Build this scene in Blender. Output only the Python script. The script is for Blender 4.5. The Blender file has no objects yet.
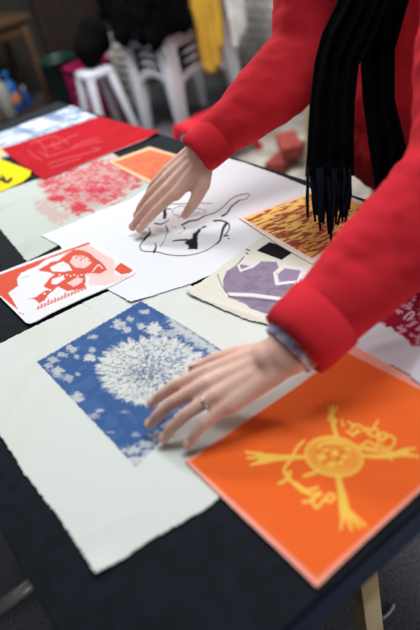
import bpy, bmesh, math, random
import numpy as np
from mathutils import Vector, Matrix
random.seed(7); rng = np.random.default_rng(7)
C = bpy.context.scene.collection

# ------------------------------------------------------------------ camera calibration (world X, Y along the table edges)
CX, CY, F = 210.0, 315.0, 638.3557
R = np.array([[0.78936726, -0.48126325, 0.3811627], [-0.5774716, -0.3713131, 0.72708537], [-0.20838877, -0.79404803, -0.57101826]])
CAM = np.array([0.0, 0.0, 1.29])
TZ = 0.75                                                    # table top

def LOG(*a):
    pass

def on_plane(px, py, z=TZ):
    d = np.stack([np.asarray(px, float) - CX, np.asarray(py, float) - CY, np.full(np.shape(px), F)], -1) @ R.T
    return CAM + d * ((z - CAM[2]) / d[..., 2])[..., None]

def at_depth(px, py, dep):
    d = R @ np.array([px - CX, py - CY, F])
    return Vector(CAM + d * (dep / F))

def proj(p):
    q = R.T @ (np.array(p, float) - CAM)
    return q[0] / q[2] * F + CX, q[1] / q[2] * F + CY

def lin(c):
    c = np.asarray(c, float) / 255.0
    return np.where(c <= 0.04045, c / 12.92, ((c + 0.055) / 1.055) ** 2.4)

# ------------------------------------------------------------------ materials
def mat(name, rgb, rough=0.6, noise=None, bump=None, spec=0.4, metal=0.0, attr=None, sheen=0.0, trans=0.0):
    m = bpy.data.materials.new(name); m.use_nodes = True
    nt = m.node_tree; b = nt.nodes['Principled BSDF']; L = nt.links
    col = (*[float(v) for v in lin(rgb)], 1)
    b.inputs['Base Color'].default_value = col
    b.inputs['Roughness'].default_value = rough
    b.inputs['Specular IOR Level'].default_value = spec
    b.inputs['Metallic'].default_value = metal
    if sheen: b.inputs['Sheen Weight'].default_value = sheen
    if trans: b.inputs['Transmission Weight'].default_value = trans
    tc = nt.nodes.new('ShaderNodeTexCoord')
    if attr:
        a = nt.nodes.new('ShaderNodeAttribute'); a.attribute_name = attr
        L.new(a.outputs['Color'], b.inputs['Base Color'])
    if noise:
        scale, rgb2, detail = noise
        n = nt.nodes.new('ShaderNodeTexNoise'); n.inputs['Scale'].default_value = scale; n.inputs['Detail'].default_value = detail
        r = nt.nodes.new('ShaderNodeValToRGB')
        r.color_ramp.elements[0].position = 0.38; r.color_ramp.elements[1].position = 0.62
        r.color_ramp.elements[0].color = col; r.color_ramp.elements[1].color = (*[float(v) for v in lin(rgb2)], 1)
        L.new(tc.outputs['Object'], n.inputs['Vector']); L.new(n.outputs['Fac'], r.inputs['Fac']); L.new(r.outputs['Color'], b.inputs['Base Color'])
    if bump:
        scale, strength, dist = bump
        n2 = nt.nodes.new('ShaderNodeTexNoise'); n2.inputs['Scale'].default_value = scale; n2.inputs['Detail'].default_value = 4
        bp = nt.nodes.new('ShaderNodeBump'); bp.inputs['Strength'].default_value = strength; bp.inputs['Distance'].default_value = dist
        L.new(tc.outputs['Object'], n2.inputs['Vector']); L.new(n2.outputs['Fac'], bp.inputs['Height']); L.new(bp.outputs['Normal'], b.inputs['Normal'])
    return m

def link(name, me, m=None, parent=None):
    o = bpy.data.objects.new(name, me); C.objects.link(o)
    if m is not None: me.materials.append(m)
    if parent is not None:
        o.parent = parent
        o.location = -Vector(parent.location) if parent.parent is None else -Vector(parent.location) - Vector(parent.parent.location) if parent.type == 'EMPTY' else (0, 0, 0)
    return o

def tag(o, label=None, cat=None, group=None, kind=None):
    if label: o['label'] = label
    if cat: o['category'] = cat
    if group: o['group'] = group
    if kind: o['kind'] = kind
    return o

def empty(name, loc, label, cat, group=None):
    o = bpy.data.objects.new(name, None); C.objects.link(o); o.location = loc; o.empty_display_size = 0.05
    return tag(o, label, cat, group)

def box(bm, lo, hi, mtx=None):
    vs = [bm.verts.new((x, y, z)) for z in (lo[2], hi[2]) for (x, y) in ((lo[0], lo[1]), (hi[0], lo[1]), (hi[0], hi[1]), (lo[0], hi[1]))]
    for f in ((3, 2, 1, 0), (4, 5, 6, 7), (0, 1, 5, 4), (1, 2, 6, 5), (2, 3, 7, 6), (3, 0, 4, 7)): bm.faces.new([vs[i] for i in f])
    if mtx is not None: bmesh.ops.transform(bm, matrix=mtx, verts=vs)
    return vs

def tube(bm, pts, rad, n=12, flat=(1, 1), up=Vector((0, 0, 1))):
    """swept tube; rad a number or a list; flat scales the two section axes"""
    pts = [Vector(p) for p in pts]
    if not hasattr(rad, '__len__'): rad = [rad] * len(pts)
    rings = []
    for i, p in enumerate(pts):
        t = (pts[min(i + 1, len(pts) - 1)] - pts[max(i - 1, 0)]).normalized()
        a = t.cross(up)
        if a.length < 1e-3: a = t.cross(Vector((1, 0, 0)))
        a.normalize(); b = a.cross(t).normalized()
        rings.append([bm.verts.new(p + a * math.cos(2 * math.pi * k / n) * rad[i] * flat[0] + b * math.sin(2 * math.pi * k / n) * rad[i] * flat[1]) for k in range(n)])
    for r0, r1 in zip(rings, rings[1:]):
        for k in range(n): bm.faces.new((r0[k], r0[(k + 1) % n], r1[(k + 1) % n], r1[k]))
    bm.faces.new(rings[0][::-1]); bm.faces.new(rings[-1])

def lathe(bm, prof, c, n=28):
    rings = []
    for r, z in prof: rings.append([bm.verts.new((c[0] + r * math.cos(2 * math.pi * k / n), c[1] + r * math.sin(2 * math.pi * k / n), c[2] + z)) for k in range(n)])
    for r0, r1 in zip(rings, rings[1:]):
        for k in range(n): bm.faces.new((r0[k], r0[(k + 1) % n], r1[(k + 1) % n], r1[k]))
    bm.faces.new(rings[0][::-1]); bm.faces.new(rings[-1])

def finish(name, bm, m, parent=None, smooth=True, bevel=0.0, subsurf=0):
    bmesh.ops.recalc_face_normals(bm, faces=bm.faces[:])
    me = bpy.data.meshes.new(name); bm.to_mesh(me); bm.free()
    if smooth:
        for p in me.polygons: p.use_smooth = True
    o = link(name, me, m, parent)
    if bevel:
        b = o.modifiers.new('bevel', 'BEVEL'); b.width = bevel; b.segments = 3; b.limit_method = 'ANGLE'; b.angle_limit = 0.6
    if subsurf:
        s = o.modifiers.new('sub', 'SUBSURF'); s.levels = s.render_levels = subsurf
    return o

# ------------------------------------------------------------------ numpy noise
def _hash(ix, iy, seed):
    h = (ix.astype(np.int64) * 374761393 + iy.astype(np.int64) * 668265263 + seed * 1442695041) & 0xFFFFFFFF
    h = ((h ^ (h >> 13)) * 1274126177) & 0xFFFFFFFF
    return ((h ^ (h >> 16)) & 0xFFFF) / 65535.0

def vnoise(x, y, seed=0):
    ix, iy = np.floor(x), np.floor(y); fx, fy = x - ix, y - iy
    fx, fy = fx * fx * (3 - 2 * fx), fy * fy * (3 - 2 * fy)
    a, b, c, d = _hash(ix, iy, seed), _hash(ix + 1, iy, seed), _hash(ix, iy + 1, seed), _hash(ix + 1, iy + 1, seed)
    return (a * (1 - fx) + b * fx) * (1 - fy) + (c * (1 - fx) + d * fx) * fy

def fbm(x, y, seed=0, o=4):
    s = np.zeros_like(x); a = 0.5; t = 0
    for k in range(o): s += a * vnoise(x * 2 ** k, y * 2 ** k, seed + k); t += a; a *= 0.55
    return s / t

def sstep(a, b, x):
    t = np.clip((x - a) / (b - a), 0, 1); return t * t * (3 - 2 * t)

# ------------------------------------------------------------------ printing inks: patterns traced as curves on the cloths
class Ink:
    def __init__(s, W, px, py, base):
        s.x, s.y = px, py; s.wx, s.wy = W[:, 0], W[:, 1]
        s.c = np.tile(lin(base), (len(px), 1))
    def mix(s, rgb, a):
        a = np.clip(a, 0, 1)[:, None]; s.c = s.c * (1 - a) + lin(rgb) * a
    def inside(s, poly):
        """signed distance in trace units, positive inside"""
        P = np.array(poly, float); n = len(P); ins = np.zeros(len(s.x), bool); d2 = np.full(len(s.x), 1e9)
        for i in range(n):
            a, b = P[i], P[(i + 1) % n]
            cond = (a[1] > s.y) != (b[1] > s.y)
            with np.errstate(divide='ignore', invalid='ignore'):
                xi = (b[0] - a[0]) * (s.y - a[1]) / (b[1] - a[1] if b[1] != a[1] else 1e-9) + a[0]
            ins ^= cond & (s.x < xi)
            e = b - a; t = np.clip(((s.x - a[0]) * e[0] + (s.y - a[1]) * e[1]) / (e @ e + 1e-9), 0, 1)
            d2 = np.minimum(d2, (s.x - a[0] - t * e[0]) ** 2 + (s.y - a[1] - t * e[1]) ** 2)
        return np.where(ins, 1, -1) * np.sqrt(d2)
    def poly(s, pts, rgb, a=1.0, soft=0.5, rag=0.0, seed=1, freq=500):
        d = s.inside(pts)
        if rag: d = d + (fbm(s.wx * freq, s.wy * freq, seed) - 0.5) * rag
        s.mix(rgb, a * sstep(-soft, soft, d))
    def line(s, pts, w, rgb, a=1.0, w2=None, smooth=True):
        P = np.array(pts, float)
        if smooth and len(P) > 2:
            Q = []
            for i in range(len(P) - 1):
                p0, p1, p2, p3 = P[max(i - 1, 0)], P[i], P[i + 1], P[min(i + 2, len(P) - 1)]
                for t in np.linspace(0, 1, 6)[:-1]:
                    Q.append(0.5 * (2 * p1 + (p2 - p0) * t + (2 * p0 - 5 * p1 + 4 * p2 - p3) * t * t + (3 * p1 - p0 - 3 * p2 + p3) * t ** 3))
            Q.append(P[-1]); P = np.array(Q)
        w2 = w if w2 is None else w2
        lo, hi = P.min(0) - 6, P.max(0) + 6
        m = np.where((s.x > lo[0]) & (s.x < hi[0]) & (s.y > lo[1]) & (s.y < hi[1]))[0]
        if not len(m): return
        x, y = s.x[m], s.y[m]; best = np.full(len(m), -1e9); n = len(P) - 1
        for i in range(n):
            a_, b_ = P[i], P[i + 1]; e = b_ - a_
            t = np.clip(((x - a_[0]) * e[0] + (y - a_[1]) * e[1]) / (e @ e + 1e-9), 0, 1)
            r = (w + (w2 - w) * (i + t) / n) / 2
            best = np.maximum(best, r - np.hypot(x - a_[0] - t * e[0], y - a_[1] - t * e[1]))
        al = (a * sstep(-0.45, 0.45, best))[:, None]
        s.c[m] = s.c[m] * (1 - al) + lin(rgb) * al
    def blob(s, x, y, rx, ry, rgb, a=1.0, rag=0.0, seed=1, freq=400, soft=0.25):
        d = 1 - np.hypot((s.x - x) / rx, (s.y - y) / ry)
        if rag: d = d + (fbm(s.wx * freq, s.wy * freq, seed) - 0.5) * rag
        s.mix(rgb, a * sstep(-soft, soft, d))

def resample(pts, n):
    P = np.array(pts, float); d = np.r_[0, np.cumsum(np.hypot(*np.diff(P, axis=0).T))]; t = np.linspace(0, d[-1], n)
    return np.stack([np.interp(t, d, P[:, 0]), np.interp(t, d, P[:, 1])], 1)

def sheet(name, sides, layer, n, m, paint, base, matname, label, cat='print', group=None, thick=0.0009, fray=0.6, ripple=0.0006, rough=0.85, crease=None, seed=3, lift=None):
    """a sheet of cloth or card lying on the table; sides = four traced edges A-B, B-C, C-D, D-A"""
    z0 = TZ + 0.0006 + 0.0010 * layer + thick
    def jit(p, k):
        q = resample(p, n if k % 2 == 0 else m); t = np.arange(len(q))
        win = np.minimum(1, np.minimum(t, t[::-1]) / 6)[:, None]
        w = on_plane(q[:, 0], q[:, 1], z0)[:, :2]
        off = np.stack([fbm(t * 0.22, t * 0 + k, seed + k, 3) - .5, fbm(t * 0.22, t * 0 + k, seed + 9 + k, 3) - .5], 1) * 0.0055 * fray
        return w + off * win
    AB, BC, CD, DA = [jit(p, k) for k, p in enumerate(sides)]
    u = np.linspace(0, 1, n)[None, :, None]; v = np.linspace(0, 1, m)[:, None, None]
    top, bot, lef, rig = AB[None], CD[::-1][None], DA[::-1][:, None], BC[:, None]
    G = (1 - v) * top + v * bot + (1 - u) * lef + u * rig - ((1 - u) * (1 - v) * AB[0] + u * (1 - v) * AB[-1] + u * v * CD[0] + (1 - u) * v * CD[-1])
    W = G.reshape(-1, 2); N = len(W)
    h = 0.0018 * fbm(W[:, 0] * 9, W[:, 1] * 9, 4, 3)
    if crease:
        for (a, b, hh, ww) in crease:
            A_, B_ = on_plane(*a, z0)[:2], on_plane(*b, z0)[:2]; e = B_ - A_
            t = np.clip(((W - A_) @ e) / (e @ e), 0, 1); d = np.hypot(*(W - A_ - t[:, None] * e).T)
            h += hh * np.exp(-(d / ww) ** 2) * np.sin(np.pi * np.clip(t, 0.02, 1)) ** .5
    if lift:
        for (a, hh, ww) in lift:
            A_ = on_plane(*a, z0)[:2]; h += hh * np.exp(-(np.hypot(*(W - A_).T) / ww) ** 2)
    V = np.c_[W, z0 + h]
    q = (V - CAM) @ R; px, py = q[:, 0] / q[:, 2] * F + CX, q[:, 1] / q[:, 2] * F + CY
    idx = np.arange(N).reshape(m, n)
    faces = np.stack([idx[:-1, :-1], idx[:-1, 1:], idx[1:, 1:], idx[1:, :-1]], -1).reshape(-1, 4)
    ring = np.r_[idx[0, :], idx[1:, -1], idx[-1, -2::-1], idx[-2:0:-1, 0]]
    B = V.copy(); B[:, 2] -= thick
    VB = np.vstack([V, B]); k = N; rb = ring + N
    side = np.stack([ring, np.roll(ring, -1), np.roll(rb, -1), rb], -1)
    me = bpy.data.meshes.new(name)
    allf = np.vstack([faces, faces[:, ::-1] + N, side[:, ::-1]]); tot = len(allf)
    me.vertices.add(len(VB)); me.vertices.foreach_set('co', VB.astype(np.float32).ravel())
    loops = allf.ravel()
    me.loops.add(len(loops)); me.loops.foreach_set('vertex_index', loops.astype(np.int32))
    me.polygons.add(tot)
    me.polygons.foreach_set('loop_start', (np.arange(tot) * 4).astype(np.int32))
    me.update(calc_edges=True); me.validate()
    if me.polygons[0].normal.z < 0: me.flip_normals()
    sm = np.ones(tot, bool); sm[2 * len(faces):] = False
    me.polygons.foreach_set('use_smooth', sm)
    ink = Ink(V, px, py, base)
    if paint: paint(ink)
    cc = np.vstack([ink.c, np.tile(lin(base), (k, 1))]) * (.85 if name == 'figure_drawing' else .97 if name in ('orange_print', 'maroon_print', 'crimson_print') else .84); cc = np.c_[np.clip(cc, 0, 1), np.ones(len(cc))]
    at = me.color_attributes.new('ink', 'FLOAT_COLOR', 'POINT'); at.data.foreach_set('color', cc.astype(np.float32).ravel())
    o = link(name, me, mat(matname, base, rough, attr='ink', bump=(900 if rough > .6 else 60, 0.25 if rough > .6 else .05, 0.0006), spec=0.08))
    return tag(o, label, cat, group)

S = lambda *p: list(p)
def quad(a, b, c, d): return [[a, b], [b, c], [c, d], [d, a]]
CREAM = (236, 236, 226); WHITE = (243, 244, 246)

# ---- dandelion cloth
def p_dandelion(k):
    BL = (66, 100, 154); PALE = (226, 229, 220)
    k.mix((226, 224, 206), 0.5 * sstep(.5, .75, fbm(k.wx * 7, k.wy * 7, 91)))
    Q = [(37, 362), (141, 301), (188, 328), (237, 360), (190, 412), (136, 467)]
    d = k.inside(Q) + (fbm(k.wx * 350, k.wy * 350, 5) - .5) * 2.2
    inq = sstep(-.5, .5, d)
    k.mix(BL, inq)
    n1 = fbm(k.wx * 90, k.wy * 90, 21, 4)
    k.mix((82, 118, 172), inq * .55 * sstep(.45, .7, n1))
    # pale flecks of the out-of-focus hedge in the print
    for (x, y, rx, ry, a) in [(154, 329, 9, 7, .95), (141, 326, 4, 4, .7), (170, 334, 9, 4, .6), (119, 324, 7, 5, .8), (127, 330, 5, 4, .7), (145, 312, 5, 2.6, .7), (130, 319, 4, 3, .6), (93, 337, 5, 2.5, .6), (72, 349, 6, 4, .7), (62, 355, 6, 3, .6), (76, 357, 3, 2.5, .6), (89, 358, 6, 3.5, .9), (92, 350, 4, 3, .6), (53, 360, 6, 3.5, .6), (57, 372, 8, 6, .75), (68, 378, 6, 4, .55), (78, 374, 3, 2, .5), (48, 366, 4, 3, .6), (76, 397, 7, 5, .8), (98, 367, 3, 3, .7), (124, 345, 4, 2, .5), (99, 411, 5, 2, .6), (94, 416, 6, 3, .45), (124, 412, 5, 1.6, .35), (133, 450, 10, 5, .75), (147, 444, 10, 4, .6), (160, 437, 11, 6, .55), (137, 460, 9, 5, .85), (150, 454, 8, 5, .7), (110, 432, 4, 1.5, .3), (136, 434, 4, 3, .35), (170, 425, 9, 5, .5), (182, 415, 8, 5, .5)]:
        k.blob(x, y, rx * .88, ry * .85, PALE, a * .95 * (inq > .5), rag=1.9, seed=int(x * 3 + y), freq=260, soft=.3)
    band = sstep(-1, 6, k.inside([(168, 313), (242, 362), (228, 372), (205, 352), (176, 334), (166, 322)]) + (fbm(k.wx * 200, k.wy * 200, 44) - .45) * 12)
    k.mix(PALE, .75 * band * inq)
    # the seed head
    ex, ey = (k.x - 153) / 54, (k.y - 371) / 33.5
    r = np.hypot(ex, ey); th = np.arctan2(ey, ex)
    edge = 1 + .10 * (fbm(th * 9 + 30, r * 1.2, 60, 3) - .5) * 2 + .05 * np.sin(th * 31)
    head = sstep(.05, -.05, r - edge)
    streak = fbm(th * 22 + 60, r * 9, 71, 3); fine = fbm(k.wx * 420, k.wy * 420, 72, 3)
    tone = .42 * streak + .58 * fine
    k.mix(PALE, inq * head * (0.38 + .62 * sstep(.36, .56, tone)))
    k.mix(BL, inq * head * .75 * sstep(.55, .30, tone) * sstep(.95, .3, r))
    core = sstep(.55, .1, np.hypot(ex + .12, ey - .02))
    k.mix((70, 92, 128), inq * core * .7 * sstep(.44, .56, fbm(k.wx * 330, k.wy * 330, 77, 3)))
    # fine radiating bristles round the rim
    for i in range(150):
        a = rng.uniform(0, 2 * math.pi); r0, r1 = rng.uniform(.75, .95), rng.uniform(1.0, 1.12)
        k.line([(153 + 54 * r0 * math.cos(a), 371 + 33.5 * r0 * math.sin(a)), (153 + 54 * r1 * math.cos(a + rng.uniform(-.04, .04)), 371 + 33.5 * r1 * math.sin(a))], .9, PALE, .6, .4)

sheet('dandelion_print', [S((-48, 374), (-5, 349), (21, 336), (50, 322.5), (93, 302), (119, 291), (154, 271)), S((152, 268), (235, 305), (345, 350)), S((345, 350), (330, 420), (240, 478), (210, 506), (150, 541), (122, 560), (97, 576)), S((97, 576), (60, 519), (26, 476), (0, 434), (-48, 372))],
      0, 420, 420, p_dandelion, (228, 234, 228), 'cream_cotton', 'cream cotton cloth with a blue square print of a round dandelion seed head', group=None, ripple=.0007,
      crease=[((60, 330), (5, 425), .0018, .009), ((70, 545), (150, 505), .0005, .008)], lift=[((97, 576), .004, .02)])

# ---- cloth with the pink-red print
def p_pink(k):
    RD = (218, 62, 82)
    k.mix((198, 206, 194), .6 * sstep(.45, .7, fbm(k.wx * 12, k.wy * 12, 14)))
    P = [(37, 181), (62, 170), (92, 160), (118, 156), (152, 176), (135, 190), (112, 205), (76, 217), (66, 210), (45, 196)]
    d = k.inside(P) + (fbm(k.wx * 120, k.wy * 120, 17) - .5) * 14
    n = .55 * fbm(k.wx * 110, k.wy * 60, 8, 4) + .45 * fbm(k.wx * 300, k.wy * 190, 9, 3)
    k.mix(RD, sstep(-1, 2, d) * (.22 + .66 * sstep(.42, .56, n)))
    k.mix(RD, .3 * sstep(0, 4, d - 4))
    for (x, y, rx, ry) in [(56, 199, 9, 3.5), (80, 208, 8, 5), (48, 183, 5, 2), (98, 190, 9, 3), (72, 190, 6, 3)]:
        k.blob(x, y, rx, ry, (212, 48, 70), .8, rag=1.2, seed=int(x), freq=150)
    d2 = k.inside([(35, 198), (55, 203), (72, 218), (55, 226), (35, 212)]) + (fbm(k.wx * 150, k.wy * 150, 31) - .5) * 16
    k.mix(RD, .33 * sstep(-1, 4, d2))
sheet('pink_print', [S((-28, 203), (0, 192), (40, 179), (112, 153)), S((112, 153), (150, 178), (185, 205)), S((185, 205), (100, 235), (58, 246), (27, 262)), S((27, 262), (0, 229), (-28, 203))],
      0, 300, 220, p_pink, (208, 218, 208), 'cream_calico', 'crumpled cream cloth with mottled pink-red print beneath the white drawing', ripple=.0009)

# ---- blue-white print, far end
def p_stripe(k):
    n = fbm(k.wx * 26, k.wy * 120, 12, 4)
    k.mix((108, 138, 178), .85 * sstep(.50, .60, n))
    n = fbm(k.wx * 40, k.wy * 14 + k.wx * 110, 33, 4)
    k.mix((86, 108, 146), .65 * sstep(.53, .62, n))
    d = k.inside([(-30, 175), (108, 118), (104, 128), (0, 168)]); k.mix((44, 62, 98), .85 * sstep(-1, 1, d + (fbm(k.wx * 60, k.wy * 60, 2) - .5) * 8))
    d = k.inside([(-30, 162), (104, 112), (106, 120), (-20, 168)]); k.mix((60, 84, 126), .5 * sstep(-1, 1, d + (fbm(k.wx * 60, k.wy * 60, 6) - .55) * 9))
sheet('striped_print', [S((-42, 150), (0, 133), (72, 106)), S((72, 106), (106, 121)), S((106, 121), (5, 158), (-15, 166)), S((-15, 166), (-42, 150))],
      0, 220, 120, p_stripe, (222, 232, 242), 'white_cotton_far', 'white print streaked with pale blue at the far end of the table', fray=.4)

# ---- red print
def p_red(k):
    k.mix((176, 14, 30), .5 * sstep(.45, .7, fbm(k.wx * 18, k.wy * 18, 41)))
    LN = (228, 120, 124)
    for pts in [[(36, 143), (45, 138), (56, 137), (60, 142), (50, 146)], [(42, 148), (60, 143), (70, 137), (78, 135)], [(40, 152), (48, 156), (62, 152), (90, 143), (102, 141)], [(48, 164), (60, 160), (84, 154), (100, 149), (92, 148)], [(30, 145), (36, 140), (44, 147), (47, 157)], [(52, 140), (56, 148), (62, 147)], [(62, 138), (68, 144)], [(50, 168), (75, 160), (80, 158)], [(28, 150), (34, 156), (42, 160)], [(72, 147), (86, 141), (98, 138)]]:
        k.line(pts, .8, LN, .55)
    k.line([(161, 133), (140, 142), (100, 158), (46, 180)], 1.8, (226, 196, 196), .8)
sheet('red_print', [S((1, 149), (45, 135), (99, 117)), S((99, 117), (130, 125), (161, 133)), S((161, 133), (140, 142), (100, 158), (44, 180)), S((44, 180), (20, 164), (1, 149))],
      2, 260, 200, p_red, (190, 24, 38), 'red_ink_cloth', 'bright red print with faint white line sketch, at the far end', fray=.25, lift=[((161, 133), .006, .03)])

# ---- yellow print
def p_yel(k):
    k.line([(-10, 178), (0, 179), (7, 182), (11, 179)], 3.2, (52, 50, 46)); k.line([(2, 176), (5, 179)], 2.0, (52, 50, 46))
sheet('yellow_print', [S((-26, 152), (2, 160), (31, 171)), S((31, 171), (30, 176), (23, 182)), S((23, 182), (0, 192), (-26, 203)), S((-26, 203), (-26, 152))],
      2, 120, 120, p_yel, (244, 224, 24), 'yellow_ink_paper', 'yellow print with a black mark at the left edge of the table', fray=.2)
sheet('cream_card', [S((-18, 146), (6, 147)), S((6, 147), (12, 153)), S((12, 153), (-4, 160), (-16, 160)), S((-16, 160), (-18, 146))],
      1, 30, 30, None, (238, 208, 160), 'cream_paper', 'small peach-cream card beside the yellow print', 'card', fray=.2)

# ---- salmon print
def p_sal(k):
    k.mix((222, 112, 78), .6 * sstep(.42, .66, fbm(k.wx * 60, k.wy * 60, 51)))
    d = k.inside([(112, 162), (150, 149), (190, 160), (154, 182)])
    k.mix((240, 206, 160), sstep(1.2, 0, d))
sheet('salmon_print', quad((108, 162), (150, 147), (193, 160), (155, 187)), 1, 140, 140, p_sal, (232, 132, 94), 'salmon_ink_cloth', 'plain salmon-orange print with cream border behind the reaching hand', fray=.3)

# ---- white cloth with the reclining figure drawing
def p_nude(k):
    ink_line = k.line
    k.line = lambda pts, w, rgb, a=1.0, w2=None, smooth=True: ink_line(pts, w * .9, rgb, a * .95, None if w2 is None else w2 * .9, smooth)
    I = (34, 38, 46)
    Lp = lambda ox, oy, z, pts: [(ox + a / z, oy + b / z) for a, b in pts]
    k.poly([(163, 210), (166, 208), (167, 214), (165.5, 219), (163, 219)], I, rag=1.5); k.line([(165, 209), (171, 209)], 1.4, I)
    k.line([(155, 223.5), (162, 224), (169, 220)], 2, I, 1, .8)
    k.line([(163, 203.5), (178, 204), (196, 203), (212, 203.5)], 1.6, I, .7, 1)
    k.line([(163, 203.5), (162.5, 209)], 1.2, I, .8)
    k.line([(172, 212), (175, 208), (182, 206), (188, 209), (186, 214), (179, 216), (173, 214)], 1, I, .7)
    k.line([(186, 207), (200, 209), (206, 212), (196, 215), (188, 217)], 1.0, I, .6)
    k.line([(149, 228), (150, 233), (145, 238), (141, 244), (140, 247), (143, 251), (157, 252), (170, 255), (187, 255.5), (205, 251), (216, 244)], 1.5, I, .95, 1.0)
    k.line([(150, 233), (144, 240)], 2.4, I)
    k.line([(154, 252), (156, 247), (155, 243)], 3, I, 1, .8)
    k.line([(166, 226), (168, 232)], 1.6, I); k.line([(167, 233), (164, 241), (160, 247)], .9, I, .8)
    k.line([(216, 244), (220, 240), (223, 229), (226, 224)], 1.4, I, 1, 3.8)
    k.line([(214, 221), (220, 220.5), (227, 222.5), (229.5, 226), (228, 231), (225, 235)], 2.2, I, 1, 1.2)
    k.line([(224, 236), (228, 235.5)], 1.6, I); k.line([(228, 238), (229, 239)], 1.2, I)
    k.line([(182, 225), (190, 221), (197, 220), (205, 215.5)], 2.2, I, 1, 1.4)
    k.line([(205, 215.5), (214, 213), (222, 208), (230, 200), (238, 195.5), (248, 193.5)], 1.2, I, .9)
    k.line([(222, 216), (227, 213), (232, 206), (240, 200)], 2.2, I, 1, 1.4); k.line([(240, 200), (246, 199), (250, 194)], 1, I, .8)
    k.line([(184, 227), (185, 229)], 1.6, I)
    k.line([(173, 241), (180, 240), (188, 240)], 1.4, I, 1, 2.4)
    k.poly([(187, 241), (192, 238), (193, 234), (199, 229), (205, 225), (207, 227), (202, 229), (198, 235), (197.5, 249), (187, 249.5), (189, 246), (184, 243)], I, rag=2.4, seed=9, freq=300)
    k.line([(178, 218), (190, 214), (200, 212)], 1, I, .6)
    k.line([(172, 226), (176, 228)], 1.0, I, .5); k.line([(178, 234), (184, 231)], .9, I, .5)
sheet('figure_drawing', [S((41, 236), (62, 228), (100, 211), (130, 200), (160, 180), (196, 163), (226, 158)), S((226, 158), (244, 163), (278, 175), (303, 185), (335, 200)), S((335, 200), (300, 250), (262, 262), (222, 270), (190, 284), (131, 303)), S((131, 303), (100, 285), (85, 262), (64, 252), (60, 246), (41, 236))],
      2, 420, 340, p_nude, (240, 243, 247), 'white_cotton', 'large white cloth with a black ink drawing of a reclining figure', ripple=.0008,
      crease=[((120, 200), (170, 262), .0012, .012), ((200, 262), (262, 228), .001, .01)], lift=[((131, 303), .002, .03)])

# ---- purple print
def p_purple(k):
    Z = lambda pts: [(205 + a / 4.2, 235 + b / 4.2) for a, b in pts]
    PU = (152, 138, 160); WH = (240, 236, 236)
    k.poly(Z([(75, 190), (92, 152), (128, 128), (160, 92), (170, 92), (150, 122), (205, 135), (222, 110), (300, 112), (312, 145), (296, 170), (300, 205), (350, 200), (385, 160), (410, 195), (380, 235), (345, 255), (342, 275), (322, 300), (285, 326), (250, 330), (190, 308), (170, 290), (98, 262), (78, 222)]), PU, rag=1.6, seed=4)
    k.mix((122, 112, 134), .5 * sstep(.5, .7, fbm(k.wx * 90, k.wy * 90, 3)) * sstep(-.5, .5, k.inside(Z([(60, 80), (420, 110), (420, 340), (60, 340)]))) * (k.c[:, 1] < .35))
    k.line(Z([(95, 248), (200, 252), (335, 270)]), 3.4, WH, smooth=False)
    k.line(Z([(140, 128), (150, 150), (200, 132), (228, 112)]), 2.2, WH, smooth=False)
    k.line(Z([(170, 95), (140, 130)]), 1.6, WH, smooth=False)
    k.poly(Z([(305, 165), (335, 140), (405, 150), (385, 188), (312, 198)]), (160, 142, 170))
    k.line(Z([(292, 160), (328, 128), (412, 142), (390, 195), (300, 206), (292, 160)]), 2.4, WH, smooth=False)
    k.line(Z([(330, 262), (400, 205)]), 3, WH, smooth=False)
    k.line(Z([(52, 165), (70, 210), (95, 246), (130, 262), (330, 283)]), .9, (90, 88, 100), .9)
    for t in [(175, 60, 186, 66), (172, 74, 180, 80)]: k.line(Z([(t[0], t[1]), (t[2], t[3])]), 1.2, (70, 66, 74))
    for i in range(4): k.line(Z([(375 + 8 * i, 200 + 10 * i), (385 + 8 * i, 218 + 10 * i)]), 1.2, WH)
    k.poly([(256.5, 250.5), (269.5, 242), (296, 250), (281.5, 260)], (26, 26, 30), rag=.6)
sheet('purple_print', [S((186, 292), (200, 284), (222, 266), (258, 240), (275, 228)), S((275, 228), (330, 262), (372, 290)), S((372, 290), (350, 320), (318, 345)), S((318, 345), (280, 328), (245, 319), (210, 304), (192, 296), (186, 292))],
      3, 300, 300, p_purple, (232, 230, 216), 'natural_linen', 'natural cloth with angular purple shapes outlined in white', ripple=.0006, lift=[((188, 292), .004, .03)], crease=[((200, 298), (285, 328), .002, .006)])

# ---- yellow and maroon print
def p_mar(k):
    wq = (fbm(k.wx * 60, k.wy * 60, 19) - .5) * .9; n = fbm(k.wx * 62 + wq, (k.wy + .25 * k.wx) * 190 + wq * 2, 18, 4)
    k.mix((232, 150, 78), .7 * sstep(.35, .6, fbm(k.wx * 20, k.wy * 20, 88)))
    k.mix((158, 50, 56), .9 * sstep(.475, .55, n))
    d = k.inside([(242, 218), (323, 189), (386, 214), (312, 259)])
    k.mix((240, 216, 206), sstep(1.0, 0, d))
sheet('maroon_print', [S((239, 218), (270, 206), (323, 186)), S((323, 186), (392, 214)), S((392, 214), (350, 240), (312, 264)), S((312, 264), (280, 246), (239, 218))],
      4, 280, 220, p_mar, (250, 204, 112), 'yellow_ink_cloth', 'yellow print streaked with maroon lying under the scarf fringe', fray=.2, thick=.0018)

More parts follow.
